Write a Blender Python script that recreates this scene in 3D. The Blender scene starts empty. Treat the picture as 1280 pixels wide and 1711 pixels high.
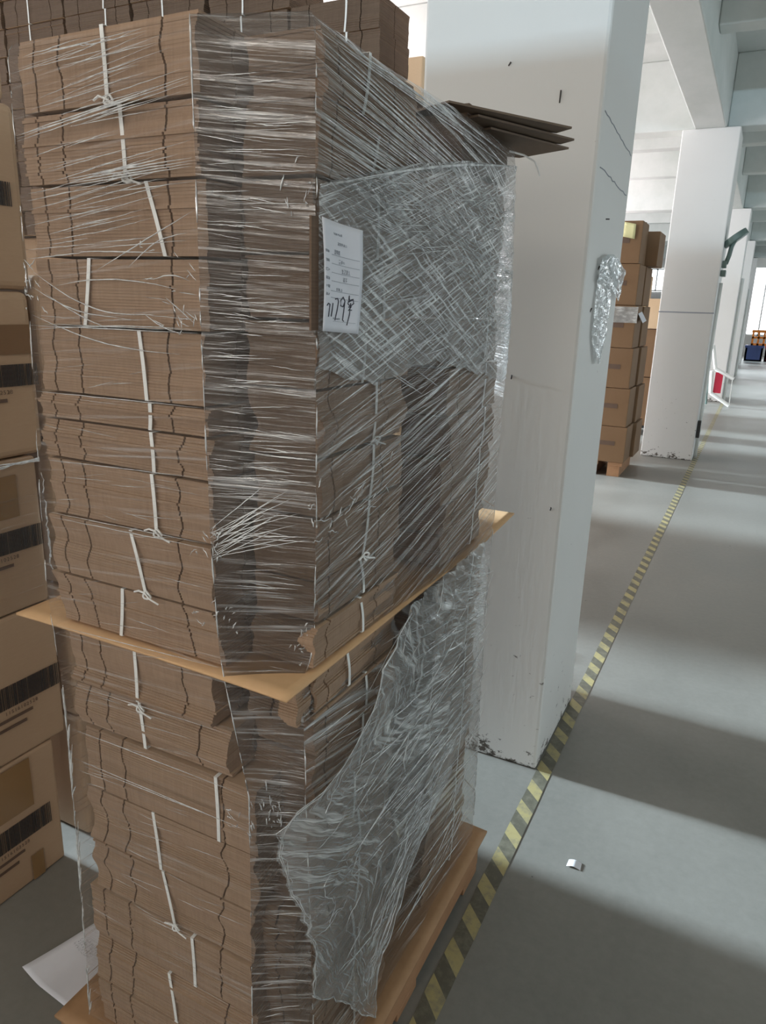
import bpy, bmesh, math, random
from mathutils import Vector, Matrix, noise
R = random.Random(7)
SC = bpy.context.scene
COL = SC.collection

# ------------------------------------------------------------------ camera
def make_camera():
    yaw, pitch, roll, f = 0.461922, 0.279702, 0.031103, 1211.75
    cy, sy = math.cos(yaw), math.sin(yaw)
    f0 = Vector((-sy, cy, 0)); r0 = Vector((cy, sy, 0)); u0 = Vector((0, 0, 1))
    fw = math.cos(pitch)*f0 - math.sin(pitch)*u0
    u = math.cos(pitch)*u0 + math.sin(pitch)*f0
    r = math.cos(roll)*r0 + math.sin(roll)*u
    u2 = -math.sin(roll)*r0 + math.cos(roll)*u
    cd = bpy.data.cameras.new('camera'); c = bpy.data.objects.new('camera', cd); COL.objects.link(c)
    m = Matrix((r, u2, -fw)).transposed().to_4x4(); m.translation = Vector((0, 0, 1.5))
    c.matrix_world = m
    cd.sensor_fit = 'VERTICAL'; cd.sensor_height = 24.0; cd.lens = 24.0*f/1711
    cd.clip_start = 0.02; cd.clip_end = 200
    SC.camera = c
make_camera()

# ------------------------------------------------------------------ view, world, lights
SC.view_settings.view_transform = 'Standard'
SC.view_settings.look = 'None'
SC.view_settings.gamma = 1.0
SC.view_settings.use_curve_mapping = False
SC.view_settings.exposure = 0.0
W = bpy.data.worlds.new('world'); SC.world = W; W.use_nodes = True
W.node_tree.nodes['Background'].inputs[0].default_value = (0.86, 0.94, 1.0, 1)
W.node_tree.nodes['Background'].inputs[1].default_value = 0.2

def area(name, loc, direction, sx, sy_, power, color):
    l = bpy.data.lights.new(name, 'AREA'); l.shape = 'RECTANGLE'; l.size = sx; l.size_y = sy_
    l.energy = power; l.color = color
    o = bpy.data.objects.new(name, l); COL.objects.link(o)
    o.location = loc; o.rotation_euler = Vector(direction).to_track_quat('-Z', 'Y').to_euler()
    return o
# daylight through the left window band; right and gable lamps are unseen, added light
area('window_light_left', (-7.9, 9.0, 2.2), (1, 0, 0), 20, 2.0, 900, (0.95, 0.96, 1.0))
area('window_light_right', (4.9, 11.0, 1.7), (-1, 0, 0), 24, 0.5, 150, (0.82, 0.95, 1.0))  # added lamp that gives the film's right side its highlights
area('window_light_gable', (1.5, -14.0, 2.31), (0, 1, 0), 6, 0.17, 980, (0.58, 0.82, 1.0))  # added unseen strip that brightens the upper column fronts
# added fill lamps: behind the viewer, up into left bays, onto left cartons
area('tube_light_near', (-0.35, -2.0, 1.75), (-0.15, 1.0, -0.12), 2.4, 0.7, 22, (1.0, 0.93, 0.85))
area('tube_light_bay', (-5.0, 9.0, 2.2), (0, 0, 1), 4.0, 14.0, 640, (1.0, 0.84, 0.88)).rotation_euler = (math.pi, 0, 0)
area('tube_light_left', (-0.45, -0.5, 2.5), (-1.1, 1.35, -0.75), 0.8, 0.4, 5, (1.0, 0.90, 0.78))
s = bpy.data.lights.new('low_sun', 'SUN'); s.energy = 17; s.angle = math.radians(3.5); s.color = (0.72, 0.88, 1.0)
so = bpy.data.objects.new('low_sun', s); COL.objects.link(so)
so.rotation_euler = Vector((1, 0.0, -0.22)).to_track_quat('-Z', 'Y').to_euler(); so.location = (-14, 2, 5)

# ------------------------------------------------------------------ materials
def mat(name):
    m = bpy.data.materials.new(name); m.use_nodes = True
    nt = m.node_tree; return m, nt, nt.nodes, nt.links, nt.nodes['Principled BSDF']
def coord(nt, kind='Object', scale=(1, 1, 1)):
    tc = nt.nodes.new('ShaderNodeTexCoord'); mp = nt.nodes.new('ShaderNodeMapping')
    mp.inputs['Scale'].default_value = scale; nt.links.new(tc.outputs[kind], mp.inputs['Vector']); return mp.outputs[0]
def nz(nt, vec, scale=1, detail=3, rough=.55):
    n = nt.nodes.new('ShaderNodeTexNoise'); n.inputs['Scale'].default_value = scale
    n.inputs['Detail'].default_value = detail; n.inputs['Roughness'].default_value = rough
    nt.links.new(vec, n.inputs['Vector']); return n.outputs['Fac']
def ramp(nt, fac, stops):
    r = nt.nodes.new('ShaderNodeValToRGB'); e = r.color_ramp.elements
    while len(e) < len(stops): e.new(.5)
    for i, (p, c) in enumerate(stops):
        e[i].position = p; e[i].color = (c, c, c, 1) if not hasattr(c, '__len__') else (*c, 1)
    nt.links.new(fac, r.inputs[0]); return r.outputs[0]
def mix(nt, fac, a, b, mode='MIX'):
    m = nt.nodes.new('ShaderNodeMix'); m.data_type = 'RGBA'; m.blend_type = mode
    for v, i in ((fac, 0), (a, 6), (b, 7)):
        if hasattr(v, 'links'): nt.links.new(v, m.inputs[i])
        elif i == 0: m.inputs[0].default_value = v
        else: m.inputs[i].default_value = (*v, 1)
    return m.outputs[2]
def math_(nt, op, a, b=0.0, clamp=False):
    m = nt.nodes.new('ShaderNodeMath'); m.operation = op; m.use_clamp = clamp
    for v, i in ((a, 0), (b, 1)):
        if hasattr(v, 'links'): nt.links.new(v, m.inputs[i])
        else: m.inputs[i].default_value = v
    return m.outputs[0]
def bump(nt, bsdf, h, strength=.3, dist=.01):
    b = nt.nodes.new('ShaderNodeBump'); b.inputs['Strength'].default_value = strength; b.inputs['Distance'].default_value = dist
    nt.links.new(h, b.inputs['Height']); nt.links.new(b.outputs[0], bsdf.inputs['Normal']); return b.outputs[0]
def plain(name, c, rough=.6, metal=0):
    m, nt, N, L, p = mat(name); v = nz(nt, coord(nt), 9, 4)
    L.new(mix(nt, v, tuple(x*.88 for x in c), tuple(min(1, x*1.1) for x in c)), p.inputs['Base Color'])
    p.inputs['Roughness'].default_value = rough; p.inputs['Metallic'].default_value = metal; return m
def kraft_edge(name, a, b):
    # cut corrugated edges: fine flutes upright, fine layers across
    m, nt, N, L, p = mat(name)
    lay = nz(nt, coord(nt, scale=(3, 3, 330)), 1, 2)
    flu = nz(nt, coord(nt, scale=(260, 260, 7)), 1, 2)
    big = nz(nt, coord(nt, scale=(7, 7, 7)), 1, 3)
    f = math_(nt, 'ADD', math_(nt, 'MULTIPLY', lay, .45), math_(nt, 'ADD', math_(nt, 'MULTIPLY', flu, .3), math_(nt, 'MULTIPLY', big, .35)))
    L.new(mix(nt, ramp(nt, f, [(.30, 0.), (.76, 1.)]), a, b), p.inputs['Base Color'])
    p.inputs['Roughness'].default_value = .85; bump(nt, p, f, .3, .002); return m
def kraft(name, a, b, sc=6):
    m, nt, N, L, p = mat(name)
    f = nz(nt, coord(nt, scale=(1, 1, 1)), sc, 5); g = nz(nt, coord(nt, scale=(60, 60, 600)), 1, 2)
    f2 = math_(nt, 'ADD', math_(nt, 'MULTIPLY', f, .75), math_(nt, 'MULTIPLY', g, .25))
    L.new(mix(nt, ramp(nt, f2, [(.3, 0.), (.7, 1.)]), a, b), p.inputs['Base Color'])
    p.inputs['Roughness'].default_value = .7; return m
M = {}
M['edge'] = kraft_edge('cut_corrugated_board', (.235, .15, .095), (.43, .295, .20))
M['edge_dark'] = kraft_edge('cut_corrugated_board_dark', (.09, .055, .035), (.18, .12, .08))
M['base_board'] = kraft('orange_brown_board', (.34, .19, .09), (.46, .27, .14))
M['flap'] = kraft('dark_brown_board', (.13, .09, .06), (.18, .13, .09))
M['sheet'] = kraft('tan_board', (.66, .40, .20), (.78, .50, .27))
M['carton'] = kraft('carton_board', (.44, .30, .19), (.52, .37, .245), 2)
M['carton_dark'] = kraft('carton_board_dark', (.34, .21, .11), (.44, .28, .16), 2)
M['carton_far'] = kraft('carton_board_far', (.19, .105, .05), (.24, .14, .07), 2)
M['carton_pale'] = kraft('carton_board_pale', (.66, .46, .28), (.74, .55, .36), 2)
M['tape_brown'] = plain('brown_packing_tape', (.30, .18, .08), .25)
M['ink'] = plain('black_ink', (.035, .028, .026), .6)
M['ink_brown'] = plain('faded_brown_ink', (.13, .08, .055), .6)
M['strap'] = plain('white_plastic_strap', (.92, .94, .90), .35)
M['paper'] = plain('white_paper', (.78, .79, .84), .7)
M['ink_grey'] = plain('grey_print', (.34, .36, .40), .7)
M['ink_hand'] = plain('black_marker', (.05, .05, .07), .5)
M['wood'] = kraft('pallet_wood', (.30, .15, .07), (.46, .25, .13), 9)
M['white_metal'] = plain('white_painted_metal', (.82, .83, .80), .4)
M['green_grey'] = plain('green_grey_plastic', (.13, .19, .17), .4)
M['black'] = plain('black_plastic', (.03, .03, .03), .4)
M['orange'] = plain('orange_plastic', (1.0, .27, .03), .4)
M['blue'] = plain('blue_plastic', (.06, .09, .25), .4)
M['red'] = plain('red_plastic', (.60, .03, .07), .4)
M['yellow_note'] = plain('pale_yellow_paper', (.78, .74, .40), .7)
M['nail'] = plain('rusty_metal', (.06, .05, .045), .6)

def wall_paint():
    m, nt, N, L, p = mat('white_column_paint')
    v = coord(nt); w = nz(nt, v, 1.3, 4); fine = nz(nt, coord(nt, scale=(90, 90, 12)), 1, 3)
    c = mix(nt, w, (.73, .72, .69), (.80, .80, .78))
    tc = N.new('ShaderNodeTexCoord'); sp = N.new('ShaderNodeSeparateXYZ'); L.new(tc.outputs['Object'], sp.inputs[0])
    # chips and black scuffs, commonest in the lowest hand's breadth
    sc = nz(nt, coord(nt, scale=(22, 22, 30)), 1, 6, .7)
    low = ramp(nt, sp.outputs[2], [(0., .22), (.11, .06), (1., 0.)])
    thr = math_(nt, 'ADD', sc, low)
    c2 = mix(nt, ramp(nt, thr, [(.70, 0.), (.76, 1.)]), c, (.10, .085, .07))
    L.new(c2, p.inputs['Base Color']); p.inputs['Roughness'].default_value = .55
    bump(nt, p, math_(nt, 'ADD', math_(nt, 'MULTIPLY', fine, .4), w), .07, .01); return m
M['paint'] = wall_paint()
def ceil_paint(name, a, b):
    m, nt, N, L, p = mat(name); w = nz(nt, coord(nt, scale=(1, .5, 1)), 1.6, 6, .65)
    L.new(mix(nt, ramp(nt, w, [(.3, 0.), (.7, 1.)]), a, b), p.inputs['Base Color']); p.inputs['Roughness'].default_value = .8
    bump(nt, p, w, .2, .02); return m
M['ceil'] = ceil_paint('ceiling_whitewash', (.55, .59, .56), (.70, .72, .70))
M['wall'] = ceil_paint('wall_whitewash', (.72, .70, .68), (.82, .80, .78))
def floor_mat():
    m, nt, N, L, p = mat('sealed_concrete_floor')
    a = nz(nt, coord(nt, scale=(1, .8, 1)), 1.1, 6, .6); b = nz(nt, coord(nt), 40, 5, .7)
    f = math_(nt, 'ADD', math_(nt, 'MULTIPLY', a, .75), math_(nt, 'MULTIPLY', b, .25))
    c = mix(nt, ramp(nt, f, [(.3, 0.), (.7, 1.)]), (.165, .162, .145), (.272, .262, .235))
    spk = nz(nt, coord(nt), 25, 2)
    c = mix(nt, ramp(nt, spk, [(.76, 0.), (.79, 1.)]), c, (.06, .06, .055))
    L.new(c, p.inputs['Base Color'])
    L.new(ramp(nt, a, [(.3, .34), (.7, .5)]), p.inputs['Roughness'])
    bump(nt, p, b, .08, .004); return m
M['floor'] = floor_mat()
def tape_mat():
    # black tape with slanted yellow blocks, worn through in patches
    m, nt, N, L, p = mat('yellow_black_hazard_tape')
    tc = N.new('ShaderNodeTexCoord'); sp = N.new('ShaderNodeSeparateXYZ'); L.new(tc.outputs['Object'], sp.inputs[0])
    t = math_(nt, 'ADD', math_(nt, 'MULTIPLY', sp.outputs[1], 1/.118), math_(nt, 'MULTIPLY', sp.outputs[0], 8.5))
    fr = math_(nt, 'FRACT', t)
    st = math_(nt, 'LESS_THAN', fr, .47)
    w = nz(nt, coord(nt), 38, 6, .7); w2 = nz(nt, coord(nt), 9, 3)
    wear = ramp(nt, math_(nt, 'ADD', math_(nt, 'MULTIPLY', w, .6), math_(nt, 'MULTIPLY', w2, .4)), [(.47, 0.), (.60, 1.)])
    ye = mix(nt, w, (.32, .27, .12), (.50, .43, .21))
    c = mix(nt, st, (.115, .108, .08), ye)
    c = mix(nt, math_(nt, 'MULTIPLY', wear, .75), c, (.20, .19, .14))
    L.new(c, p.inputs['Base Color']); p.inputs['Roughness'].default_value = .5; return m
M['hazard'] = tape_mat()

def film_mat(name, haze, streak, lo, hi, su=2.2, sv=150, patch=(5, 7), gloss=.5, cross=0.0, rough=.13, tint=(.86, .86, .86), bumpd=.004, clear=.97):
    """clear stretch film: see-through, milky where it is gathered into lines, glossy all over"""
    m, nt, N, L, p = mat(name); N.remove(p)
    out = N['Material Output']
    a = nz(nt, coord(nt, 'UV', (su, sv, 1)), 1, 3, .6)
    b = nz(nt, coord(nt, 'UV', (su*2.7, sv*2.6, 1)), 1, 2, .5)
    pm = nz(nt, coord(nt, 'UV', (patch[0], patch[1], 1)), 1, 3, .5)
    pmask = ramp(nt, pm, [(.34, 0.), (.62, 1.)])
    st = math_(nt, 'ADD', math_(nt, 'MULTIPLY', ramp(nt, a, [(lo, 0.), (hi, 1.)]), .75), math_(nt, 'MULTIPLY', ramp(nt, b, [(lo+.03, 0.), (hi+.05, 1.)]), .5))
    hgt = math_(nt, 'ADD', a, math_(nt, 'MULTIPLY', b, .5))
    if cross > 0:
        tc = N.new('ShaderNodeTexCoord'); mp = N.new('ShaderNodeMapping')
        mp.inputs['Rotation'].default_value = (0, 0, math.radians(-38)); mp.inputs['Scale'].default_value = (6, sv*.8, 1)
        mp.vector_type = 'TEXTURE' if False else 'POINT'
        rt = N.new('ShaderNodeMapping'); rt.inputs['Rotation'].default_value = (0, 0, math.radians(38))
        L.new(tc.outputs['UV'], rt.inputs[0]); mp.inputs['Rotation'].default_value = (0, 0, 0); L.new(rt.outputs[0], mp.inputs[0])
        c = nz(nt, mp.outputs[0], 1, 3)
        st = math_(nt, 'ADD', st, math_(nt, 'MULTIPLY', ramp(nt, c, [(lo, 0.), (hi, 1.)]), cross))
        hgt = math_(nt, 'ADD', hgt, math_(nt, 'MULTIPLY', c, cross))
    alpha = math_(nt, 'ADD', math_(nt, 'MULTIPLY', math_(nt, 'MULTIPLY', st, pmask), streak), math_(nt, 'MULTIPLY', math_(nt, 'ADD', pm, .5), haze), True)
    bp = N.new('ShaderNodeBump'); bp.inputs['Strength'].default_value = .9; bp.inputs['Distance'].default_value = bumpd
    L.new(hgt, bp.inputs['Height'])
    tr = N.new('ShaderNodeBsdfTransparent'); tr.inputs[0].default_value = (clear, clear, clear, 1); df = N.new('ShaderNodeBsdfDiffuse'); df.inputs[0].default_value = (*tint, 1)
    tl = N.new('ShaderNodeBsdfTranslucent'); tl.inputs[0].default_value = (*tint, 1)
    md = N.new('ShaderNodeMixShader'); md.inputs[0].default_value = .3; L.new(df.outputs[0], md.inputs[1]); L.new(tl.outputs[0], md.inputs[2])
    m1 = N.new('ShaderNodeMixShader'); L.new(alpha, m1.inputs[0]); L.new(tr.outputs[0], m1.inputs[1]); L.new(md.outputs[0], m1.inputs[2])
    gl = N.new('ShaderNodeBsdfGlossy'); gl.inputs['Roughness'].default_value = rough; gl.inputs[0].default_value = (1, 1, 1, 1)
    L.new(bp.outputs[0], gl.inputs['Normal'])
    lw = N.new('ShaderNodeFresnel'); lw.inputs[0].default_value = 1.5; L.new(bp.outputs[0], lw.inputs['Normal'])
    gf = math_(nt, 'MULTIPLY', lw.outputs[0], math_(nt, 'MULTIPLY', math_(nt, 'ADD', math_(nt, 'MULTIPLY', st, 1.6), .22), gloss*2.0), True)
    m2 = N.new('ShaderNodeMixShader'); L.new(gf, m2.inputs[0]); L.new(m1.outputs[0], m2.inputs[1]); L.new(gl.outputs[0], m2.inputs[2])
    L.new(m2.outputs[0], out.inputs[0]); return m
M['film_left'] = film_mat('stretch_film_thin', .02, .34, .58, .70, 2.0, 110, (6, 9), .35)
M['film_mid'] = film_mat('stretch_film_many_layers', .05, .60, .52, .66, 3.5, 130, (9, 10), .9, clear=.62)
M['film_right'] = film_mat('stretch_film_taut', .02, .62, .52, .64, 1.6, 120, (4, 6), .8, tint=(.90, .94, .93), clear=.86)
M['film_band'] = film_mat('stretch_film_crossed', .17, 1.0, .53, .64, 7, 230, (6, 9), 1.0, cross=.7, tint=(.93, .97, .97), clear=.86)
M['film_loose'] = film_mat('stretch_film_loose', .20, .75, .53, .64, 5, 60, (5, 6), .9, cross=.5, tint=(.84, .88, .87), bumpd=.008)
M['film_pouch'] = film_mat('clear_pouch_plastic', .45, .5, .5, .62, 14, 22, (9, 9), 1.0, cross=.6, tint=(.82, .86, .86), bumpd=.01)
def fold_mat():
    m, nt, N, L, p = mat('gathered_film'); N.remove(p); out = N['Material Output']
    tr = N.new('ShaderNodeBsdfTransparent'); df = N.new('ShaderNodeBsdfDiffuse'); df.inputs[0].default_value = (.9, .92, .91, 1)
    n = ramp(nt, nz(nt, coord(nt), 45, 2), [(.3, .25), (.65, .9)])
    m1 = N.new('ShaderNodeMixShader'); L.new(n, m1.inputs[0]); L.new(tr.outputs[0], m1.inputs[1]); L.new(df.outputs[0], m1.inputs[2])
    gl = N.new('ShaderNodeBsdfGlossy'); gl.inputs['Roughness'].default_value = .14
    m2 = N.new('ShaderNodeMixShader'); m2.inputs[0].default_value = .38; L.new(m1.outputs[0], m2.inputs[1]); L.new(gl.outputs[0], m2.inputs[2])
    L.new(m2.outputs[0], out.inputs[0]); return m
M['fold'] = fold_mat()
def glow(name, c, e):
    m, nt, N, L, p = mat(name); p.inputs['Base Color'].default_value = (*c, 1)
    p.inputs['Emission Color'].default_value = (*c, 1); p.inputs['Emission Strength'].default_value = e; return m
M['pane'] = glow('daylit_frosted_glass', (.93, .97, 1.0), 4.0)

# ------------------------------------------------------------------ mesh helpers
class MB:
    def __init__(s): s.v = []; s.f = []; s.uv = []; s.mi = []
    def quad(s, a, b, c, d, mi=0):
        i = len(s.v); s.v += [tuple(a), tuple(b), tuple(c), tuple(d)]; s.f.append((i, i+1, i+2, i+3)); s.mi.append(mi)
    def box(s, x0, x1, y0, y1, z0, z1, mi=0):
        i = len(s.v)
        s.v += [(x0, y0, z0), (x1, y0, z0), (x1, y1, z0), (x0, y1, z0), (x0, y0, z1), (x1, y0, z1), (x1, y1, z1), (x0, y1, z1)]
        for f in ((0, 3, 2, 1), (4, 5, 6, 7), (0, 1, 5, 4), (1, 2, 6, 5), (2, 3, 7, 6), (3, 0, 4, 7)):
            s.f.append(tuple(i+k for k in f)); s.mi.append(mi)
    def prism(s, pts, z0, z1, mi=0):
        i = len(s.v); n = len(pts)
        s.v += [(p[0], p[1], z0) for p in pts] + [(p[0], p[1], z1) for p in pts]
        s.f.append(tuple(i+k for k in reversed(range(n)))); s.mi.append(mi)
        s.f.append(tuple(i+n+k for k in range(n))); s.mi.append(mi)
        for k in range(n):
            s.f.append((i+k, i+(k+1) % n, i+n+(k+1) % n, i+n+k)); s.mi.append(mi)
    def tube(s, pts, r, n=6, mi=0, taper=False):
        pts = [Vector(p) for p in pts]; rings = []
        for k, p in enumerate(pts):
            d = (pts[min(k+1, len(pts)-1)] - pts[max(k-1, 0)])
            if d.length < 1e-9: d = Vector((0, 0, 1))
            d.normalize(); a = d.cross(Vector((0.13, .2, 1))); a.normalize(); b = d.cross(a)
            rr = r*(1 if not taper else max(.12, math.sin(math.pi*(k+.5)/len(pts))))
            i = len(s.v); rings.append(i)
            for j in range(n):
                t = 2*math.pi*j/n; s.v.append(tuple(p + a*math.cos(t)*rr + b*math.sin(t)*rr))
        for k in range(len(rings)-1):
            for j in range(n):
                s.f.append((rings[k]+j, rings[k]+(j+1) % n, rings[k+1]+(j+1) % n, rings[k+1]+j)); s.mi.append(mi)
        s.f.append(tuple(rings[0]+j for j in reversed(range(n)))); s.mi.append(mi)
        s.f.append(tuple(rings[-1]+j for j in range(n))); s.mi.append(mi)
    def ribbon(s, pts, side, w, th=.0006, mi=0):
        """flat strap of width w along pts; side = unit vector across"""
        side = Vector(side); pts = [Vector(p) for p in pts]; R_ = []
        for k, p in enumerate(pts):
            d = pts[min(k+1, len(pts)-1)] - pts[max(k-1, 0)]
            sd = side if d.cross(side).length > 1e-6 else Vector((0, 0, 1))
            nn = d.cross(sd); nn.normalize(); i = len(s.v); R_.append(i)
            for (a, b) in ((-1, -1), (1, -1), (1, 1), (-1, 1)): s.v.append(tuple(p + sd*(a*w/2) + nn*(b*th/2)))
        for k in range(len(R_)-1):
            for j in range(4):
                s.f.append((R_[k]+j, R_[k]+(j+1) % 4, R_[k+1]+(j+1) % 4, R_[k+1]+j)); s.mi.append(mi)
        for e, o in ((R_[0], (3, 2, 1, 0)), (R_[-1], (0, 1, 2, 3))):
            s.f.append(tuple(e+j for j in o)); s.mi.append(mi)
    def build(s, name, mats, parent=None, smooth=False, bevel=0, loc=None):
        me = bpy.data.meshes.new(name); me.from_pydata(s.v, [], s.f)
        if not isinstance(mats, (list, tuple)): mats = [mats]
        for m in mats: me.materials.append(m)
        me.polygons.foreach_set('material_index', s.mi)
        if smooth: me.polygons.foreach_set('use_smooth', [True]*len(s.f))
        me.update()
        o = bpy.data.objects.new(name, me); COL.objects.link(o)
        if parent: o.parent = parent
        if loc: o.location = loc
        if bevel:
            b = o.modifiers.new('bevel', 'BEVEL'); b.width = bevel; b.segments = 3; b.limit_method = 'ANGLE'
        return o
def tag(o, label=None, cat=None, group=None, kind=None):
    if label: o['label'] = label
    if cat: o['category'] = cat
    if group: o['group'] = group
    if kind: o['kind'] = kind
    return o
def empty(name, loc=(0, 0, 0), rz=0):
    o = bpy.data.objects.new(name, None); o.empty_display_size = .05; COL.objects.link(o)
    o.location = loc; o.rotation_euler = (0, 0, rz); return o
def grid(name, fn, nu, nv, m, parent=None, uvfn=None, smooth=True, thick=0):
    me = bpy.data.meshes.new(name); vs = []; fs = []; uvs = []
    for j in range(nv+1):
        for i in range(nu+1):
            vs.append(tuple(fn(i/nu, j/nv)))
    for j in range(nv):
        for i in range(nu):
            a = j*(nu+1)+i; fs.append((a, a+1, a+nu+2, a+nu+1))
    me.from_pydata(vs, [], fs); me.materials.append(m)
    if uvfn:
        pv = [uvfn(i/nu, j/nv) for j in range(nv+1) for i in range(nu+1)]
        ul = me.uv_layers.new(name='uv')
        for lp in me.loops: ul.data[lp.index].uv = pv[lp.vertex_index]
    if smooth: me.polygons.foreach_set('use_smooth', [True]*len(fs))
    me.update(); o = bpy.data.objects.new(name, me); COL.objects.link(o)
    if parent: o.parent = parent
    if thick:
        s_ = o.modifiers.new('thickness', 'SOLIDIFY'); s_.thickness = thick; s_.offset = 0
    return o
def lerp(a, b, t): return a+(b-a)*t
def curve_at(pts, x):
    if x <= pts[0][0]: return pts[0][1]
    for (a, b), (c, d) in zip(pts, pts[1:]):
        if x <= c: return b+(d-b)*(x-a)/(c-a)
    return pts[-1][1]

# ------------------------------------------------------------------ the hall
CEIL = 3.85; BAYS = (2.14, 8.2, 14.26, 20.32, 26.38); YEND = 32.0
def struct(o): o['kind'] = 'structure'; return o
b = MB(); b.quad((-8, -6, 0), (5, -6, 0), (5, YEND, 0), (-8, YEND, 0)); struct(b.build('floor', M['floor']))
b = MB(); b.box(-8, 5, -6, YEND, CEIL, CEIL+.15); struct(b.build('ceiling', M['ceil']))
n = 0
def trim(x0, x1, y0, y1, z0, z1, bev=.012):
    global n; n += 1
    b = MB(); b.box(x0, x1, y0, y1, z0, z1); struct(b.build('trim_%d' % n, M['ceil'], bevel=bev))
trim(-.87, -.59, -6, YEND, 3.2, CEIL)                           # long beam over the columns
for by in BAYS:                                                   # cross beams at every column
    for (x0, x1) in ((-8, -.871), (-.589, 5)): trim(x0, x1, by+.12, by+.40, 3.22, CEIL)
for k in range(5):
    y0 = -4.1+6.06*k
    for q in (1, 2):
        for (x0, x1) in ((-8, -.871), (-.589, 5)): trim(x0, x1, y0+2.02*q+.16, y0+2.02*q+.36, 3.42, CEIL)
# side walls with long window bands
def wall_x(name, x, x1, ys, ye, sill, head, wins):
    b = MB(); b.box(x, x1, ys, ye, 0, sill); b.box(x, x1, ys, ye, head, CEIL)
    y = ys
    for (a, c) in wins: b.box(x, x1, y, a, sill, head); y = c
    b.box(x, x1, y, ye, sill, head); struct(b.build(name, M['wall']))
wn = [0]
def window(axis, p, a, c, z0, z1, pane=True):
    wn[0] += 1
    b = MB(); w = .05
    for (u0, u1, v0, v1) in ((a, c, z0, z0+w), (a, c, z1-w, z1), (a, a+w, z0, z1), (c-w, c, z0, z1)) + tuple((a+(c-a)*k/3-w/2, a+(c-a)*k/3+w/2, z0, z1) for k in (1, 2)):
        if axis == 'x': b.box(p-.02, p+.02, u0, u1, v0, v1)
        else: b.box(u0, u1, p-.02, p+.02, v0, v1)
    o = struct(b.build('window_%d' % wn[0], M['white_metal']))
    if pane:
        g = MB()
        if axis == 'x': g.box(p-.03, p-.022, a, c, z0, z1)
        else: g.box(a, c, p+.022, p+.03, z0, z1)
        g.build('pane', M['pane'], o)
wl = [(-4.6, -1.9), (.35, 3.35), (5.4, 7.7), (9.0, 10.6), (12.4, 14.0), (15.2, 18.2), (20.2, 23.5), (25.5, 29.5)]
wall_x('wall_left', -8.25, -8.0, -6, YEND, .9, 3.1, wl)
for (a, c) in wl: window('x', -8.1, a, c, .9, 3.1, pane=False)
wr = [(k*3.03-2.2, k*3.03+.5) for k in range(0, 10)]
wall_x('wall_right', 5.0, 5.25, -6, YEND, 1.0, 2.9, wr)
for (a, c) in wr: window('x', 5.1, a, c, 1.0, 2.9, pane=False)
b = MB(); b.box(-8, -1.0, -3.2, -3.0, 0, CEIL); b.box(3.0, 5, -3.2, -3.0, 0, CEIL); b.box(-1.0, 3.0, -3.2, -3.0, 0, 2.21); b.box(-1, 3, -3.2, -3.0, 2.95, CEIL)  # unseen partition, added so its slot cuts the strip light level across the columns
struct(b.build('wall_back', M['wall']))
# far end wall with a wide bright window and a transom
b = MB(); b.box(-8, -.95, YEND-.2, YEND, 0, CEIL); b.box(1.5, 5, YEND-.2, YEND, 0, CEIL)
b.box(-.95, 1.5, YEND-.2, YEND, 3.25, CEIL); b.box(-.95, 1.5, YEND-.2, YEND, 0, .75); struct(b.build('wall_front', M['wall']))
window('y', YEND-.15, -.95, 1.5, .75, 3.25)
window('y', YEND-.24, -4.9, -3.6, 2.3, 3.15)

# ------------------------------------------------------------------ columns
words = ['nearest the wrapped load, clear pouch taped on its side', 'second along the aisle, with a dark fixture on its side', 'third along the aisle behind the white folding frame', 'fourth along the aisle, far off', 'last along the aisle near the bright end window']
for i, by in enumerate(BAYS):
    nx, ny, nzz = 5, 5, 40
    bm = bmesh.new(); bmesh.ops.create_cube(bm, size=1)
    for v in bm.verts: v.co = Vector((v.co.x*.52, v.co.y*.52, (v.co.z+.5)*CEIL))
    me = bpy.data.meshes.new('concrete_column'); bm.to_mesh(me); bm.free(); me.materials.append(M['paint'])
    o = bpy.data.objects.new('concrete_column', me); COL.objects.link(o); o.location = (-.72, by+.26, 0)
    # the upper metre of the shaft passes beside the beam, so it stops under it
    for v in me.vertices:
        if v.co.z > 1: v.co.z = 3.2
    bv = o.modifiers.new('bevel', 'BEVEL'); bv.width = .010; bv.segments = 2
    tag(o, 'square white painted concrete column ' + words[i], 'column', 'columns along the aisle')
c1 = [o for o in COL.objects if o.name.startswith('concrete_column')][0]
b = MB()
for (x, z, l, a) in ((-.722, 2.137, .010, .8), (-.575, 2.045, .03, 1.5), (-.649, 1.30, .012, 1.4), (-.494, .913, .01, 1.3)):
    d = Vector((math.cos(a), 0, math.sin(a)))*l/2
    b.tube([Vector((x+.72, -.2595, z))-d, Vector((x+.72, -.2635, z))+d], .0022)
for (y, z, l, a) in ((2.35, 1.76, .03, .1), (2.30, 1.62, .012, 1.2), (2.25, 1.50, .012, 1.3)):
    d = Vector((0, math.cos(a), math.sin(a)))*l/2
    b.tube([Vector((.2595, y-2.4, z))-d, Vector((.2635, y-2.4, z))+d], .0022)
tag(b.build('nail', M['nail'], c1), 'small rusty nails', kind='stuff')
b = MB()                                                          # two board marks on the side face
for (ya, za, yb, zb) in ((2.17, 2.01, 2.62, 1.98), (2.18, 1.875, 2.62, 1.86)):
    pts = [Vector((.2606, lerp(ya, yb, k/14)-2.4, lerp(za, zb, k/14)+R.uniform(-.003, .003))) for k in range(15)]
    b.tube(pts, .0016, 4)
b.build('board_mark', M['ink_grey'], c1)
cols = [o for o in COL.objects if o.name.startswith('concrete_column')]
b = MB(); b.box(-.263, .263, -.263, -.255, 1.500, 1.512); b.build('joint_line', M['ink_grey'], cols[1])

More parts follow.
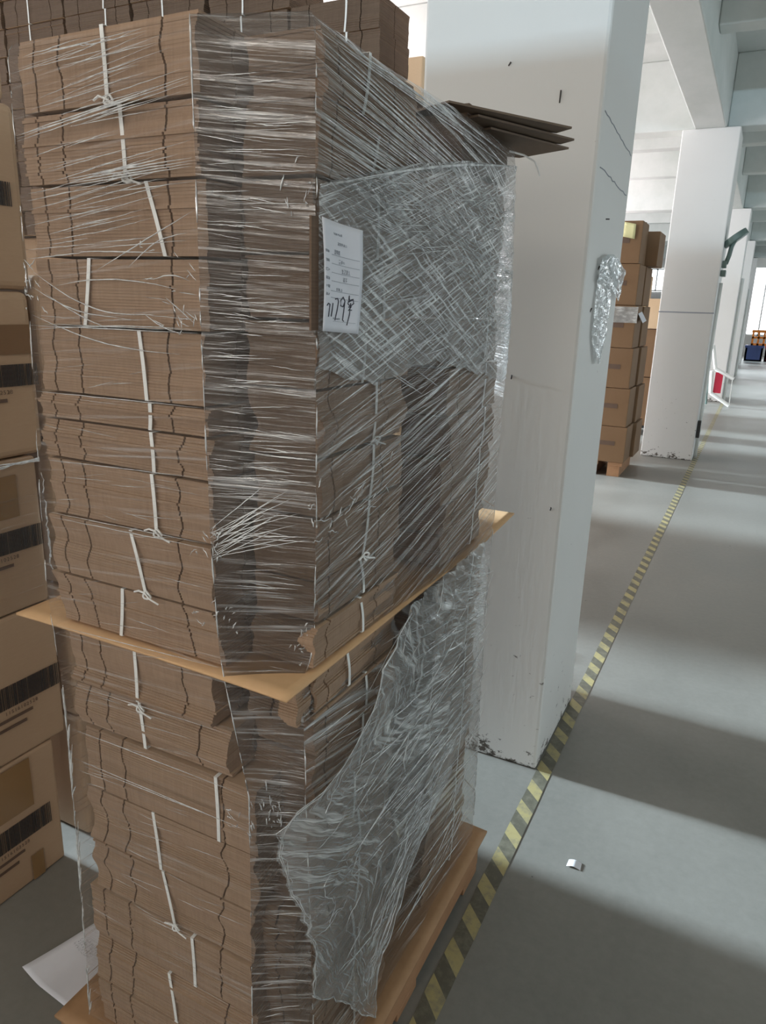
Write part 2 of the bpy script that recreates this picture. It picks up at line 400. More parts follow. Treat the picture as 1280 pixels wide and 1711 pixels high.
# ------------------------------------------------------------------ hazard tape, scraps on the floor
b = MB(); segs = 260; w = .025
for k in range(segs):
    y0, y1 = -1+k*.06, -1+(k+1)*.06
    if y1 > 8.15+7: break
    e = [(.003*noise.noise(Vector((0, y*6, s_)))) for y in (y0, y1) for s_ in (1, 9)]
    b.quad((-w+e[0], y0, 0), (w+e[1], y0, 0), (w+e[3], y1, 0), (-w+e[2], y1, 0))
tp = b.build('floor_marking_tape', M['hazard']); tp.location = (-.432, 0, .0012); tp.rotation_euler = (0, 0, 0)
tag(tp, 'worn yellow and black hazard tape stuck along the floor beside the columns', 'tape')

def paper_sheet(name, corners, label, m, curl, group=None, marks=0, cat='paper'):
    c = [Vector((x, y, 0)) for x, y in corners]
    def fn(u, v):
        p = lerp(lerp(c[0], c[1], u), lerp(c[3], c[2], u), v); z = .002+curl(u, v); return (p.x, p.y, z)
    root = empty(name, (0, 0, 0)); tag(root, label, cat, group)
    grid('sheet', fn, 14, 14, m, root, thick=.0003)
    if marks:
        b = MB()
        for k in range(marks):
            row = k//9; u = .08+.035*(k % 9)+R.uniform(-.004, .004); v = .72-row*.045
            for q in range(3):
                uu = u+R.uniform(0, .022); vv = v+R.uniform(0, .03); du, dv = R.choice(((.02, .003), (.003, .028)))
                pts = [Vector(fn(min(1, uu), min(1, vv)))+Vector((0, 0, .001)), Vector(fn(min(1, uu+du), min(1, vv)))+Vector((0, 0, .001)), Vector(fn(min(1, uu+du), min(1, vv+dv)))+Vector((0, 0, .001)), Vector(fn(min(1, uu), min(1, vv+dv)))+Vector((0, 0, .001))]
                b.quad(*pts)
        b.build('printed_text', M['ink_grey'], root)
    return root
paper_sheet('paper_sheet', [(-1.285, .808), (-1.12, .795), (-1.06, .965), (-1.235, .985)], 'white printed paper lying on the floor under the left pallet edge', M['paper'],
            lambda u, v: .035*max(0, .35-u)**1.3*2+.012*(v-.5)**2, marks=36)
paper_sheet('paper_scrap', [(-.263, 1.75), (-.212, 1.755), (-.215, 1.785), (-.262, 1.778)], 'small white paper scrap on the floor right of the hazard tape', M['paper'],
            lambda u, v: .004*math.sin(u*5), cat='scrap')
paper_sheet('paper_crumb', [(-.205, 1.118), (-.195, 1.118), (-.195, 1.13), (-.205, 1.13)], 'tiny pale crumb on the dark floor at the bottom right of the tape', M['paper'],
            lambda u, v: .004*math.sin(u*5), cat='scrap')

# ------------------------------------------------------------------ bundles of flat cartons
def flat_stack_mesh(L, D, H, nsheet, seed, slots, sslots, wob=.004, lean=(0, 0), poke=0):
    """sheets lying flat; local x along the long face (0 = middle), y=0 at the front face going back, z up from 0"""
    rr = random.Random(seed); b = MB(); t = H/nsheet
    sv = [Vector((seed*3.1, 0, 0)), Vector((0, seed*2.7, 0))]
    for k in range(nsheet):
        q = k/nsheet
        dx = wob*1.3*noise.noise(sv[0]+Vector((0, q*2.2, 0)))+rr.uniform(-.0005, .0005)+lean[0]*q
        dy = wob*noise.noise(sv[1]+Vector((0, 0, q*2.6)))+rr.uniform(-.0003, .0003)+lean[1]*q
        if poke and rr.random() < .04: dx += rr.uniform(-.005, .005)
        if poke and rr.random() < .025: dy -= .003
        x0, x1, y0, y1 = -L/2+dx, L/2+dx, dy, D+dy
        sw = .0034
        pts = [(x0, y0)]
        for s_ in slots:
            c = x0+L*s_+.004*noise.noise(Vector((seed, q*3, s_*9)))+rr.uniform(-.0006, .0006)
            pts += [(c-sw/2, y0), (c-sw/2, y0+.016), (c+sw/2, y0+.016), (c+sw/2, y0)]
        pts.append((x1, y0))
        for s_ in sslots:
            c = y0+D*s_+.003*noise.noise(Vector((q*3, seed, s_*9)))
            pts += [(x1, c-sw/2), (x1-.014, c-sw/2), (x1-.014, c+sw/2), (x1, c+sw/2)]
        pts += [(x1, y1), (x0, y1)]
        b.prism(pts, k*t, k*t+t*.965)
        # top and bottom faces carry the tan liner
        b.mi[-len(pts)-1] = 1; b.mi[-len(pts)-2] = 1
    return b
def strap_part(L, D, H, xb, xt, root, knot=None, loose=0, m=None):
    """strap round a bundle across its short way; xb/xt: where it crosses the face at the bottom/top"""
    b = MB(); o = .0035; pts = []
    for k in range(9):
        q = k/8; pts.append((lerp(xb, xt, q)+.002*math.sin(q*3.1), -o-.001*math.sin(q*math.pi), H*q+(o*.3 if k == 8 else 0)))
    pts += [(xt, 0.01, H+.0012), (xt, D-.01, H+.0012), (xt, D+o, H-.004), (xb, D+o, .004), (xb, D-.01, -.0008), (xb, .01, -.0008), (xb, -o, 0)]
    b.ribbon(pts, (1, 0, 0), .0062, .0007)
    s_ = b.build('strap', M['strap'], root)
    if knot:
        kx, kz = (xt, H-.004) if knot == 'top' else (xb, .004)
        kb = MB(); lp = []
        for k in range(13):
            a = k/12*math.pi*2; lp.append((kx+.006+.007*math.cos(a), -o-.004-.002*math.sin(a*2), kz-.002+.006*math.sin(a)))
        kb.tube(lp, .0016, 5)
        kb.tube([(kx, -o-.003, kz), (kx-.008, -o-.006, kz+.003), (kx-.018, -o-.005, kz-.001)], .0016, 5)
        kb.tube([(kx, -o-.003, kz), (kx+.012, -o-.006, kz-.006), (kx+.030, -o-.006, kz-.011)], .0014, 5)
        kb.build('knot', M['strap'], s_)
def bundle(x, y, z, rz, L, D, H, seed, label, group, slots, sslots, sx=None, knot=None, nsheet=None, wob=.004, edge='edge', poke=1, lean=(0, 0)):
    root = empty('carton_bundle', (x, y, z), rz); tag(root, label, 'bundle', group)
    ns = nsheet or max(5, round(H/.0040))
    flat_stack_mesh(L, D, H-.0022, ns, seed, slots, sslots, wob, lean, poke).build('flat_cartons', [M[edge], M['carton']], root)
    if sx: strap_part(L, D, H-.0022, sx[0], sx[1], root, knot)
    return root
ORD = ['topmost', 'second', 'third', 'fourth', 'fifth', 'sixth', 'seventh', 'eighth', 'ninth', 'tenth', 'eleventh', 'twelfth', 'thirteenth', 'fourteenth', 'fifteenth', 'sixteenth', 'seventeenth', 'eighteenth']
YF = .747
# left-face stack: (z top, z bottom, x left, x right, strap x bottom, strap x top, knot)
A = [(1.818, 1.731, -.930, -.628, -.773, -.775, 'bottom'), (1.729, 1.642, -.934, -.632, -.751, -.754, 'bottom'), (1.640, 1.550, -.936, -.626, -.693, -.719, None),
     (1.548, 1.459, -.935, -.627, -.841, -.824, None), (1.457, 1.362, -.943, -.640, -.740, -.747, None), (1.360, 1.322, -.952, -.634, -.735, -.733, None),
     (1.320, 1.262, -.957, -.632, -.732, -.734, None), (1.260, 1.172, -.950, -.634, -.734, -.737, 'bottom'), (1.170, 1.072, -.957, -.632, -.760, -.783, 'bottom'), (1.070, .988, -.950, -.620, -.823, -.813, None),
     (.975, .884, -.934, -.640, -.791, -.790, None), (.882, .800, -.938, -.618, -.784, -.791, 'top'), (.798, .680, -.922, -.566, -.640, -.642, None), (.678, .566, -.932, -.574, -.771, -.781, None),
     (.564, .458, -.938, -.586, -.748, -.768, 'bottom'), (.456, .350, -.944, -.579, -.706, -.708, None), (.348, .240, -.948, -.581, -.755, -.766, None), (.238, .137, -.948, -.590, -.77, -.76, None)]
for i, (zt, zb, xl, xr, sb, stp, kn) in enumerate(A):
    L = xr-xl; cx = (xl+xr)/2
    ll = 'tied bundle of flat brown cartons, %s from the top in the load\'s left-face stack' % ORD[i] if i else 'tied bundle of flat brown cartons, topmost in the load\'s left-face stack'
    bundle(cx, YF+R.uniform(-.003, .003)+(.0 if i < 10 else R.uniform(-.004, .006)), zb, R.uniform(-.008, .008), L, .19, zt-zb, 11+i, ll, 'bundles in the left-face stack',
           (.09, .25+R.uniform(-.02, .02), .82+R.uniform(-.015, .015)), (.35, .8), (sb-cx, stp-cx), kn, wob=.006 if i < 10 else .012, lean=((.0, 0) if i != 9 else (-.02, 0)))
# right-face stacks: long face towards the aisle (+X)
BZ = [(1.808, 1.733), (1.731, 1.648), (1.646, 1.560), (1.558, 1.478), (1.476, 1.390), (1.388, 1.297), (1.295, 1.212), (1.210, 1.120), (1.118, 1.055), (1.053, .988),
      (.975, .910), (.908, .835), (.833, .740), (.738, .650), (.648, .556), (.554, .465), (.463, .375), (.373, .285), (.283, .21), (.208, .137)]
BS = [(.909, .925), (.933, .963), (.970, .968), (.995, .983), (.924, .930), (.968, .975), (.957, .966), (.936, .955), (.955, .940), (.952, .940), (.912, .903), (.971, .968), (.95, .96), (.93, .93), (.96, .95), (.94, .95), (.95, .93), (.94, .95), (.95, .95), (.95, .95)]
ORD2 = ORD+['nineteenth', 'lowest']
for i, (zt, zb) in enumerate(BZ):
    y0, y1 = .812+R.uniform(-.008, .008), 1.072+R.uniform(-.012, .012); x = -.503+R.uniform(-.006, .001); cy = (y0+y1)/2
    bundle(x, cy, zb, math.pi/2+R.uniform(-.02, .02), y1-y0, .108, zt-zb, 60+i,
           'tied flat-carton bundle, %s in the right-face stack beside the delivery note' % ORD2[i], 'bundles in the near right-face stack',
           (.13, .72), (.55,), (BS[i][0]-cy, BS[i][1]-cy), 'bottom' if i in (5, 7) else None, wob=.008)
for i, (zt, zb) in enumerate(BZ):
    if i == 0: continue
    y0, y1 = 1.292+R.uniform(-.012, .012), 1.545+R.uniform(-.01, .01); x = -.506+R.uniform(-.01, .0); cy = (y0+y1)/2
    bundle(x, cy, zb, math.pi/2+R.uniform(-.03, .03), y1-y0, .108, zt-zb, 90+i,
           'tied flat-carton bundle, %s in the right-face stack nearest the column' % ORD2[i-1], 'bundles in the far right-face stack',
           (.2, .8), (.55,), (.05, .06), None, wob=.008, edge='edge')
for i, (zt, zb) in enumerate(BZ):
    bundle(-.70+R.uniform(-.008, .004), 1.16, zb, math.pi/2+R.uniform(-.02, .02), .26, .13, zt-zb, 120+i,
           'dark recessed bundle of flat cartons between the two right-face stacks, %s' % ORD2[i], 'bundles recessed between the right-face stacks',
           (.3, .7), (.55,), None, None, wob=.006, edge='edge')
for i, (zt, zb) in enumerate(BZ):
    bundle(-.888, 1.18, zb, 0, .105, .22, zt-zb, 150+i,
           'bundle of flat cartons behind the left-face stack of the load, %s' % ORD2[i], 'bundles behind the left-face stack',
           (.25, .8), (.5,), None, None, nsheet=8)
# small bundle ends that fill the notch at the near right corner
for i, (zt, zb) in enumerate([(.975, .905), (.560, .470), (.468, .38), (.378, .29)]):
    bundle(-.556, .775+.004*i, zb, 0, .085 if i == 0 else .07, .035, zt-zb, 180+i,
           'short bundle end of flat cartons in the load\'s near corner, %s' % ['just under the slip sheet', 'uppermost of the low three', 'middle of the low three', 'lowest of the low three'][i],
           'short bundle ends in the near corner', (.5,), (), None, None, wob=.008)

# cardboard sheets of the load
def sheet_obj(name, pts, z, th, label, warp, cat='cardboard sheet', m=None):
    xs = [p[0] for p in pts]; ys = [p[1] for p in pts]; c = [Vector((p[0], p[1], z)) for p in pts]
    def fn(u, v):
        p = lerp(lerp(c[0], c[1], u), lerp(c[3], c[2], u), v); p = p.copy(); p.z += warp(u, v); return p
    o = grid(name, fn, 30, 40, m or M['sheet'], None, thick=th); tag(o, label, cat); return o
sheet_obj('slip_sheet', [(-1.054, .735), (-.5, .728), (-.500, 1.765), (-1.06, 1.75)], .9795, .004,
          'tan cardboard slip sheet sticking out midway up the wrapped load', lambda u, v: -.003*abs(2*u-1)**3+.012*max(0, v-.8)*5*u+.0*v)
sheet_obj('base_sheet', [(-1.04, .705), (-.462, .70), (-.462, 1.625), (-1.04, 1.62)], .130, .006,
          'orange-tan cardboard base sheet lying on the pallet under the load', lambda u, v: -.004*max(0, u-.9)*10, m=M['base_board'])
# the pallet
root = empty('wooden_pallet', (-.75, 1.16, 0)); tag(root, 'worn brown wooden pallet under the wrapped load', 'pallet')
for k in range(5):
    b = MB(); y0 = -.45+k*.2; b.box(-.28, .272, y0, y0+.10, .105, .126); b.build('deck_board', M['wood'], root, bevel=.002)
for x in (-.25, 0, .235):
    b = MB(); b.box(x-.035, x+.035, -.45, .455, .024, .104); b.build('stringer', M['wood'], root, bevel=.002)
for k in range(3):
    b = MB(); y0 = -.45+k*.40; b.box(-.285, .27, y0, y0+.10, .001, .023); b.build('bottom_board', M['wood'], root, bevel=.002)

# flap bundle on the far right corner of the load
root = empty('carton_bundle', (-.52, 1.44, 1.742)); tag(root, 'dark bundle with pointed flaps sticking out, on the load\'s far top corner', 'bundle')
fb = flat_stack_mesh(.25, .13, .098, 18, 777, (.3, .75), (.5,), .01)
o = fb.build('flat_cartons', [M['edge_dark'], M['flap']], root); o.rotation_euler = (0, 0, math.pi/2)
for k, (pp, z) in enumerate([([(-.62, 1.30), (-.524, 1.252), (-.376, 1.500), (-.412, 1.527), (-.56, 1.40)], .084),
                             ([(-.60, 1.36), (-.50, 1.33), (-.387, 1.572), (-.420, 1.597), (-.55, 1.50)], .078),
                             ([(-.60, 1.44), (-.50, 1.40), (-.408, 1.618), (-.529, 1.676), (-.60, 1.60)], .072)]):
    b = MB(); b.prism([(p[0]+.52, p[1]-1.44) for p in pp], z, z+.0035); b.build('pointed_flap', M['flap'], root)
b = MB(); b.tube([(.012, .10, .060), (.035, .125, .056), (.055, .135, .045), (.062, .14, .030), (.066, .142, .018)], .002, 5); b.build('strap_end', M['strap'], root)

# ------------------------------------------------------------------ stretch wrap
KEY = {  # control points of the wrap outline at several heights
 1.815: [(-.928, .742), (-.632, .739), (-.505, .792), (-.500, 1.500), (-.62, 1.58), (-.92, 1.58)],
 1.80: [(-.932, .733), (-.624, .730), (-.494, .786), (-.492, 1.530), (-.60, 1.62), (-.93, 1.62)],
 1.45: [(-.941, .732), (-.625, .730), (-.493, .788), (-.492, 1.575), (-.60, 1.64), (-.94, 1.64)],
 1.20: [(-.960, .734), (-.624, .731), (-.493, .790), (-.492, 1.565), (-.60, 1.64), (-.94, 1.64)],
 1.02: [(-.962, .730), (-.618, .734), (-.512, .815), (-.491, 1.565), (-.60, 1.64), (-.94, 1.64)],
 .97: [(-.950, .726), (-.610, .735), (-.520, .800), (-.491, 1.560), (-.60, 1.64), (-.94, 1.64)],
 .80: [(-.945, .728), (-.566, .727), (-.494, .765), (-.491, 1.550), (-.60, 1.64), (-.94, 1.64)],
 .50: [(-.952, .728), (-.570, .728), (-.492, .780), (-.488, 1.560), (-.60, 1.64), (-.95, 1.64)],
 .15: [(-.965, .728), (-.575, .728), (-.490, .790), (-.486, 1.570), (-.60, 1.64), (-.95, 1.64)]}
KZ = sorted(KEY)
def ctrl(z):
    z = min(max(z, KZ[0]), KZ[-1])
    for a, b_ in zip(KZ, KZ[1:]):
        if z <= b_:
            t = (z-a)/(b_-a); return [Vector((lerp(p[0], q[0], t), lerp(p[1], q[1], t), 0)) for p, q in zip(KEY[a], KEY[b_])]
    return [Vector((*p, 0)) for p in KEY[KZ[-1]]]
SEGL = [0, .31, .45, 1.22, 1.36, 1.67, 2.55]
def wrap_pt(t, z, off=0.0, wr=1.0):
    c = ctrl(z); i = int(t) % 6; f = t-int(t); a, b_ = c[i], c[(i+1) % 6]
    d = (b_-a).normalized(); nrm = Vector((d.y, -d.x, 0))
    p = a.lerp(b_, f)
    s_ = lerp(SEGL[i], SEGL[i+1], f)
    edge = min(f, 1-f); lim = min(1, edge*9)
    w_ = wr*lim*(.0022*noise.noise(Vector((s_*7, 0, z*26)))+.0016*noise.noise(Vector((s_*14, 5, (z-.2*s_)*70))))
    cw = wr*(1-lim)*.0035*noise.noise(Vector((i*3.3+round(f)*3.3, 2, z*55)))       # crinkled corner line
    p = p+nrm*(w_+cw-(.0028*math.sin(math.pi*f) if i == 1 else 0)+off)
    if z > 1.795: # top edge sags between the corners
        z = z-.004*abs(math.sin(7*s_))
    return Vector((p.x, p.y, z)), s_
FILM = empty('stretch_wrap', (-.72, 1.16, .14)); tag(FILM, 'clear glossy stretch wrap wound round the tall load of carton bundles', 'plastic wrap')
def film_part(name, t0, t1, z0, z1, nu, nv, m, slope, top=None, bot=None, off=0.0):
    def fn(u, v):
        t = lerp(t0, t1, u); s_ = lerp(SEGL[min(int(t), 5)], SEGL[min(int(t), 5)+1], t-int(t)) if t < 6 else SEGL[6]
        zt = top(s_) if top else z1; zb = bot(s_) if bot else z0
        z = lerp(zb, zt, v); tt = t if t < int(t0)+1 or abs(t-int(t0)-1) > 1e-9 else int(t0)+1-1e-6
        p, _ = wrap_pt(tt, z, off); return p-FILM.location
    def uvfn(u, v):
        t = lerp(t0, t1, u); s_ = lerp(SEGL[int(t0)], SEGL[int(t0)+1], t-int(t0))
        zt = top(s_) if top else z1; zb = bot(s_) if bot else z0
        z = lerp(zb, zt, v); return (s_, z-slope(s_, z)*(s_-SEGL[int(t0)]))
    return grid(name, fn, nu, nv, m, FILM, uvfn)
film_part('left_face_film', 0, 1, .15, 1.812, 26, 260, M['film_left'], lambda s_, z: .10 if z > 1 else .05)
film_part('corner_film', 1, 2, .15, 1.812, 12, 260, M['film_mid'], lambda s_, z: -.06)
film_part('right_face_film', 2, 3, .15, 1.808, 60, 260, M['film_right'], lambda s_, z: -.15+.42*min(1, max(0, (1.72-z)/.25)) - .45*min(1, max(0, (.98-z)/.12)))
film_part('rear_film', 3, 4, .15, 1.80, 8, 100, M['film_left'], lambda s_, z: .1)
film_part('rear_film', 4, 5, .15, 1.80, 12, 100, M['film_left'], lambda s_, z: .1)
film_part('rear_film', 5, 6-1e-6, .15, 1.80, 30, 100, M['film_left'], lambda s_, z: .1)
# crossed outer band on the right face; its top edge climbs to the far corner
topc = [(.45, 1.632), (.52, 1.650), (.62, 1.675), (.74, 1.702), (.93, 1.736), (1.22, 1.772)]
botc = [(.45, 1.42), (.60, 1.385), (.78, 1.41), (.92, 1.395), (1.10, 1.36), (1.22, 1.345)]
film_part('crossed_band', 2, 3, 0, 0, 70, 60, M['film_band'], lambda s_, z: .32, lambda s_: curve_at(topc, s_), lambda s_: curve_at(botc, s_)+.01*noise.noise(Vector((s_*20, 0, 0))), off=.0035)
# loose drape hanging over the lower right face
ldl = [(.12, .93), (.20, .86), (.40, .775), (.54, .770), (.64, .735), (.75, .71), (.775, .72), (.80, .79), (.82, .86), (.86, .94), (.96, 1.02), (1.0, 1.08)]
ldr = [(.12, 1.10), (.26, 1.11), (.41, 1.20), (.48, 1.36), (.56, 1.50), (.9, 1.50), (1.0, 1.47)]
def drape(u, v):
    zb = lerp(.42, .13, min(1, u*2.2)) if u < .45 else lerp(.13, .42, (u-.45)/.55)
    z = lerp(zb, lerp(.985, 1.0, u), v); yl, yr = curve_at(ldl, z), curve_at(ldr, z)
    yl += .016*noise.noise(Vector((z*17, 4, 4)))+.006*noise.noise(Vector((z*60, 9, 4))); y = lerp(yl, yr, u)
    z += .010*(1-v)*noise.noise(Vector((u*14, 2, 2)))
    x = -.4805+.007*noise.noise(Vector((y*26, z*5, 3)))+.006*noise.noise(Vector((y*9+z*6, z*16, 8)))+.004*noise.noise(Vector((y*60, z*40, 1)))
    x += .006*math.exp(-((u)/.04)**2)
    if y < .80: x -= (.80-y)*.35
    return Vector((x, y, z))-FILM.location
grid('loose_drape', drape, 90, 140, M['film_loose'], FILM, lambda u, v: (u*.7+.4*v, v*.85+.3*u))
# gathered folds: raised white lines in the film
fb = MB()
def fold(t0, z0, t1, z1, w=.0009, bow=0, off=.0026, npt=14, jit=.00035, side=0):
    pts = []
    for k in range(npt):
        q = k/(npt-1); t = lerp(t0, t1, q); z = lerp(z0, z1, q)+bow*math.sin(q*math.pi)+R.uniform(-jit, jit)
        t = min(t, 5.9999)
        p, _ = wrap_pt(t, min(z, 1.812), off, .35); pts.append(p-FILM.location)
    fb.tube(pts, w, 4, taper=True)
def LX(x): return (x+.938)/.312         # world x on the left face -> t
def RY(y): return 2+(y-.788)/.78        # world y on the right face -> t
for k in range(70):                      # left face, top tiers: long lines climbing to the right
    z = R.uniform(1.55, 1.80); a = R.uniform(0, .5); b_ = min(.99, a+R.uniform(.2, .6)); s_ = R.choice((.05, .10, .13, .16))
    fold(a, z, b_, min(1.808, z+s_*(b_-a)*.31), R.uniform(.0003, .0008))
for z in (1.728, 1.731, 1.724, 1.640, 1.643, 1.637, 1.646): fold(.02 if z > 1.7 else .3, z-.03 if z > 1.7 else z-.002, .99, z+.012, .0011)
for (xa, za, xb, zb, bw) in ((-.925, 1.508, -.768, 1.472, -.01), (-.92, 1.528, -.70, 1.478, -.02), (-.90, 1.50, -.78, 1.456, -.004), (-.93, 1.47, -.66, 1.43, -.012), (-.92, 1.45, -.64, 1.462, .004),
                             (-.80, 1.53, -.63, 1.60, 0), (-.74, 1.535, -.64, 1.575, .01), (-.68, 1.50, -.635, 1.47, 0), (-.70, 1.52, -.64, 1.52, .006), (-.88, 1.51, -.66, 1.51, .01), (-.72, 1.48, -.655, 1.455, -.004),
                             (-.93, 1.545, -.80, 1.555, 0), (-.84, 1.555, -.68, 1.553, 0), (-.95, 1.545, -.92, 1.53, 0)):
    fold(max(0, LX(xa)), za, min(.995, LX(xb)), zb, .0010, bw)
for k in range(26):                      # crinkles in the fourth tier
    x = R.uniform(-.72, -.63); z = R.uniform(1.46, 1.56); fold(LX(x), z, min(.99, LX(x+R.uniform(-.02, .03))), z+R.uniform(-.015, .015), .0007)
for z in (1.455, 1.458, 1.361, 1.259, 1.175, 1.168, .985, .80, .885, .742, .735): fold(R.uniform(0, .1), z, .99, z+R.uniform(0, .012), R.uniform(.0005, .0009))
for k in range(75):                      # fine level lines on the whole left face
    z = R.uniform(.35, 1.5); a = R.uniform(0, .75); fold(a, z, min(.99, a+R.uniform(.08, .35)), z+R.uniform(-.006, .014), R.uniform(.0002, .0005))
for k in range(170):                     # corner face: dense short level lines
    z = R.uniform(1.1, 1.75) if k < 140 else R.uniform(.3, 1.1); a = R.uniform(0, .6); fold(1+a, z, 1+min(.99, a+R.uniform(.2, .6)), z+R.uniform(-.008, .004), R.uniform(.0003, .0008))
for k in range(120):                     # right face, top: taut parallel lines
    z = R.uniform(1.62, 1.802); a = R.choice((0, 0, R.uniform(0, .5))); e = min(.98, a+R.uniform(.4, 1)); fold(2+a, z, 2+e, z-.13*(e-a)*.78 if z < 1.79 else z-.03*(e-a), R.uniform(.0003, .0008), jit=.0004)
for k in range(110):                     # right face, middle: lines climbing away
    y = R.uniform(.79, 1.35); z = R.uniform(1.10, 1.40); l = R.uniform(.06, .3); fold(RY(y), z, min(2.99, RY(y+l)), z+l*R.uniform(.1, .3), R.uniform(.0003, .0008))
for k in range(200):                     # crossed band
    y = R.uniform(.9, 1.5); z = R.uniform(1.38, 1.72); l = R.uniform(.03, .2); s_ = R.choice((.32, .32, -.35, .1))
    if z < curve_at(topc, y-.34): fold(RY(y), z, min(2.995, RY(y+l)), min(curve_at(topc, y+l-.34), z+l*s_), R.uniform(.0003, .0009), off=.005)
for k in range(3): fold(2.02, 1.632+.001*k, 2.995, 1.770+.001*k, .0011, bow=.012, off=.0045, jit=.0005)
for k in range(60):                      # torn edge and folds under the slip sheet
    y = R.uniform(.79, 1.45); z = R.uniform(.5, .95); l = R.uniform(.08, .3); fold(RY(y), z, min(2.99, RY(y+l)), z-l*R.uniform(.0, .28), R.uniform(.0005, .0011), off=.009)
for (ya, za, yb, zb) in ((1.05, .586, 1.517, .60), (1.02, .63, 1.40, .64), (.95, .69, 1.35, .72), (.91, .756, 1.25, .735), (1.12, .924, 1.463, .90), (1.13, .90, 1.44, .87), (1.1, .87, 1.45, .84), (1.05, .84, 1.35, .80), (1.0, .80, 1.3, .78), (1.1, .56, 1.3, .54)):
    fold(RY(ya), za, min(2.99, RY(yb)), zb, .0017, bow=-.008, off=.011, jit=.001)
for i_, tc_ in ((1, 1.0), (2, 2.0), (3, 3.0-1e-4), (0, 0.0)):   # bright crinkled lines on the upright corners
    for k in range(46):
        z = R.uniform(.2, 1.78); fold(tc_, z, tc_, z+R.uniform(.008, .05), R.uniform(.0006, .0014), off=.001, npt=6, jit=.003)
for k in range(18): # pulled film from the left-face corner across the notch
    z = R.uniform(1.155, 1.20); fold(1.0, z, 1.0+R.uniform(.5, .95), z+R.uniform(.03, .07), .0008)
for tt, z, n_ in ((1.0, 1.18, 16), (1.05, 1.07, 12), (1.9, 1.62, 14), (2.96, 1.56, 40), (2.97, 1.48, 40), (1.0, .765, 16), (1.4, .78, 26), (2.1, 1.22, 30), (1.9, 1.03, 20), (.02, 1.505, 14)):
    for k in range(n_):                  # bunched knots of film
        dt = R.uniform(-.08, .08)*(2.2 if tt > 1 else 1); dz = R.gauss(0, .018); fold(min(2.995, max(0, tt+dt)), z+dz, min(2.995, max(0, tt+dt+R.uniform(-.05, .05))), z+dz+R.uniform(-.015, .015), R.uniform(.0005, .0013), off=.004, npt=7, jit=.002)
for k in range(90):                      # extra white folds standing in for the glare near the far upright corner
    y = R.uniform(1.36, 1.56); z = R.uniform(1.42, 1.70); l = R.uniform(.02, .09); fold(RY(y), z, min(2.997, RY(y+l)), z+l*R.uniform(-.2, .5), R.uniform(.0005, .0013), off=.006, jit=.0008)
for k in range(40):                      # loose crinkled edge low on the left
    z = R.uniform(.15, .80); fold(0.0, z, 0.0+R.uniform(0, .03), z+R.uniform(.02, .09), R.uniform(.0008, .002), off=.002, npt=9, jit=.002)
for k in range(70):                      # pale lines of the lower right face
    y = R.uniform(.85, 1.5); z = R.uniform(.25, .95); l = R.uniform(.05, .25); fold(RY(y), z, min(2.99, RY(y+l)), z+l*R.uniform(-.28, .5), R.uniform(.0006, .0014), off=.014)
o = fb.build('gathered_folds', M['fold'], FILM, smooth=True); tag(o, 'white gathered lines in the film', kind='stuff')
# rim of the loose drape
rb = MB()
def dpt(u, v, o=.001): p = drape(u, v); return (p[0]+o, p[1], p[2])
for rep in range(3):
    rb.tube([dpt(.004+.006*rep*R.random(), k/40) for k in range(41)], .0006, 5); rb.tube([dpt(k/40, .003+.006*rep*R.random()) for k in range(41)], .0005, 5)
for k in range(30):
    u0, v0 = R.random()*.9, R.random()*.9; rb.tube([dpt(min(1, u0+.02*math.sin(q*.5+k)), min(1, v0+q*.012)) for q in range(12)], R.uniform(.0004, .001), 4, taper=True)
for k in range(40):
    u0, v0 = R.random()*.7, R.random()*.5; a = R.uniform(-1, 1); rb.tube([dpt(min(1, max(0, u0+q*.014)), min(1, max(0, v0+a*q*.012))) for q in range(12)], R.uniform(.0004, .001), 4, taper=True)
o = rb.build('drape_rim', M['fold'], FILM, smooth=True); tag(o, 'white creases of the loose film', kind='stuff')

# ------------------------------------------------------------------ delivery note
NOTE = empty('delivery_note', (-.4835, .83, 1.53)); tag(NOTE, 'white delivery note with handwritten number stuck on the wrapped load', 'note')
def npt(u, v, o=0):   # u across (towards the column), v up
    y = lerp(-.050, .050, u)+(-.006*(1-v)); z = lerp(-.064, .066, v)-.006*u
    x = .003+.006*(1-v)*(1-u)+.003*math.sin(v*3)+o-.004*math.sin(u*math.pi)
    return Vector((x, y, z))
grid('paper', lambda u, v: npt(u, v), 12, 16, M['paper'], NOTE, thick=.0004)
b = MB(); b.box(-.004, -.001, -.066, -.050, -.064, .066); b.build('cardboard_backing', M['edge_dark'], NOTE)
def stroke(b, pts, w, m=0):
    b.tube([npt(u, v, .0007) for u, v in pts], w, 5)
b = MB()
def line(u0, u1, v, w=.00028): stroke(b, [(lerp(u0, u1, k/6), v) for k in range(7)], w)
def glyphs(u0, v, n_, h=.03, w=.036):
    for k in range(n_):
        u = u0+k*w*1.35
        for q in range(4):
            if R.random() < .55: stroke(b, [(u, v+h*q/3), (u+w, v+h*q/3)], .0003)
        for q in range(2):
            if R.random() < .7: stroke(b, [(u+w*R.random(), v), (u+w*R.random(), v+h)], .0003)
glyphs(.28, .885, 6, .016, .03); glyphs(.40, .80, 5, .02, .035)
for v, g0, gn in ((.70, .30, 3), (.62, .42, 3), (.54, .50, 4), (.465, .54, 2)):
    glyphs(.04, v+.008, 3, .022, .03); glyphs(g0, v+.012, gn, .034, .04); line(.22, .92, v)
glyphs(.05, .40, 3, .022, .03); glyphs(.36, .385, 4, .022, .03); line(.2, .92, .375); glyphs(.05, .33, 3, .02, .03); line(.2, .92, .315); glyphs(.3, .12, 6, .012, .025); line(.3, .9, .10, .0002)
b.build('printed_text', M['ink_grey'], NOTE)
b = MB(); hw = .00075
stroke(b, [(.09, .235), (.13, .255), (.18, .25), (.165, .20), (.15, .135)], hw)                                  # 7
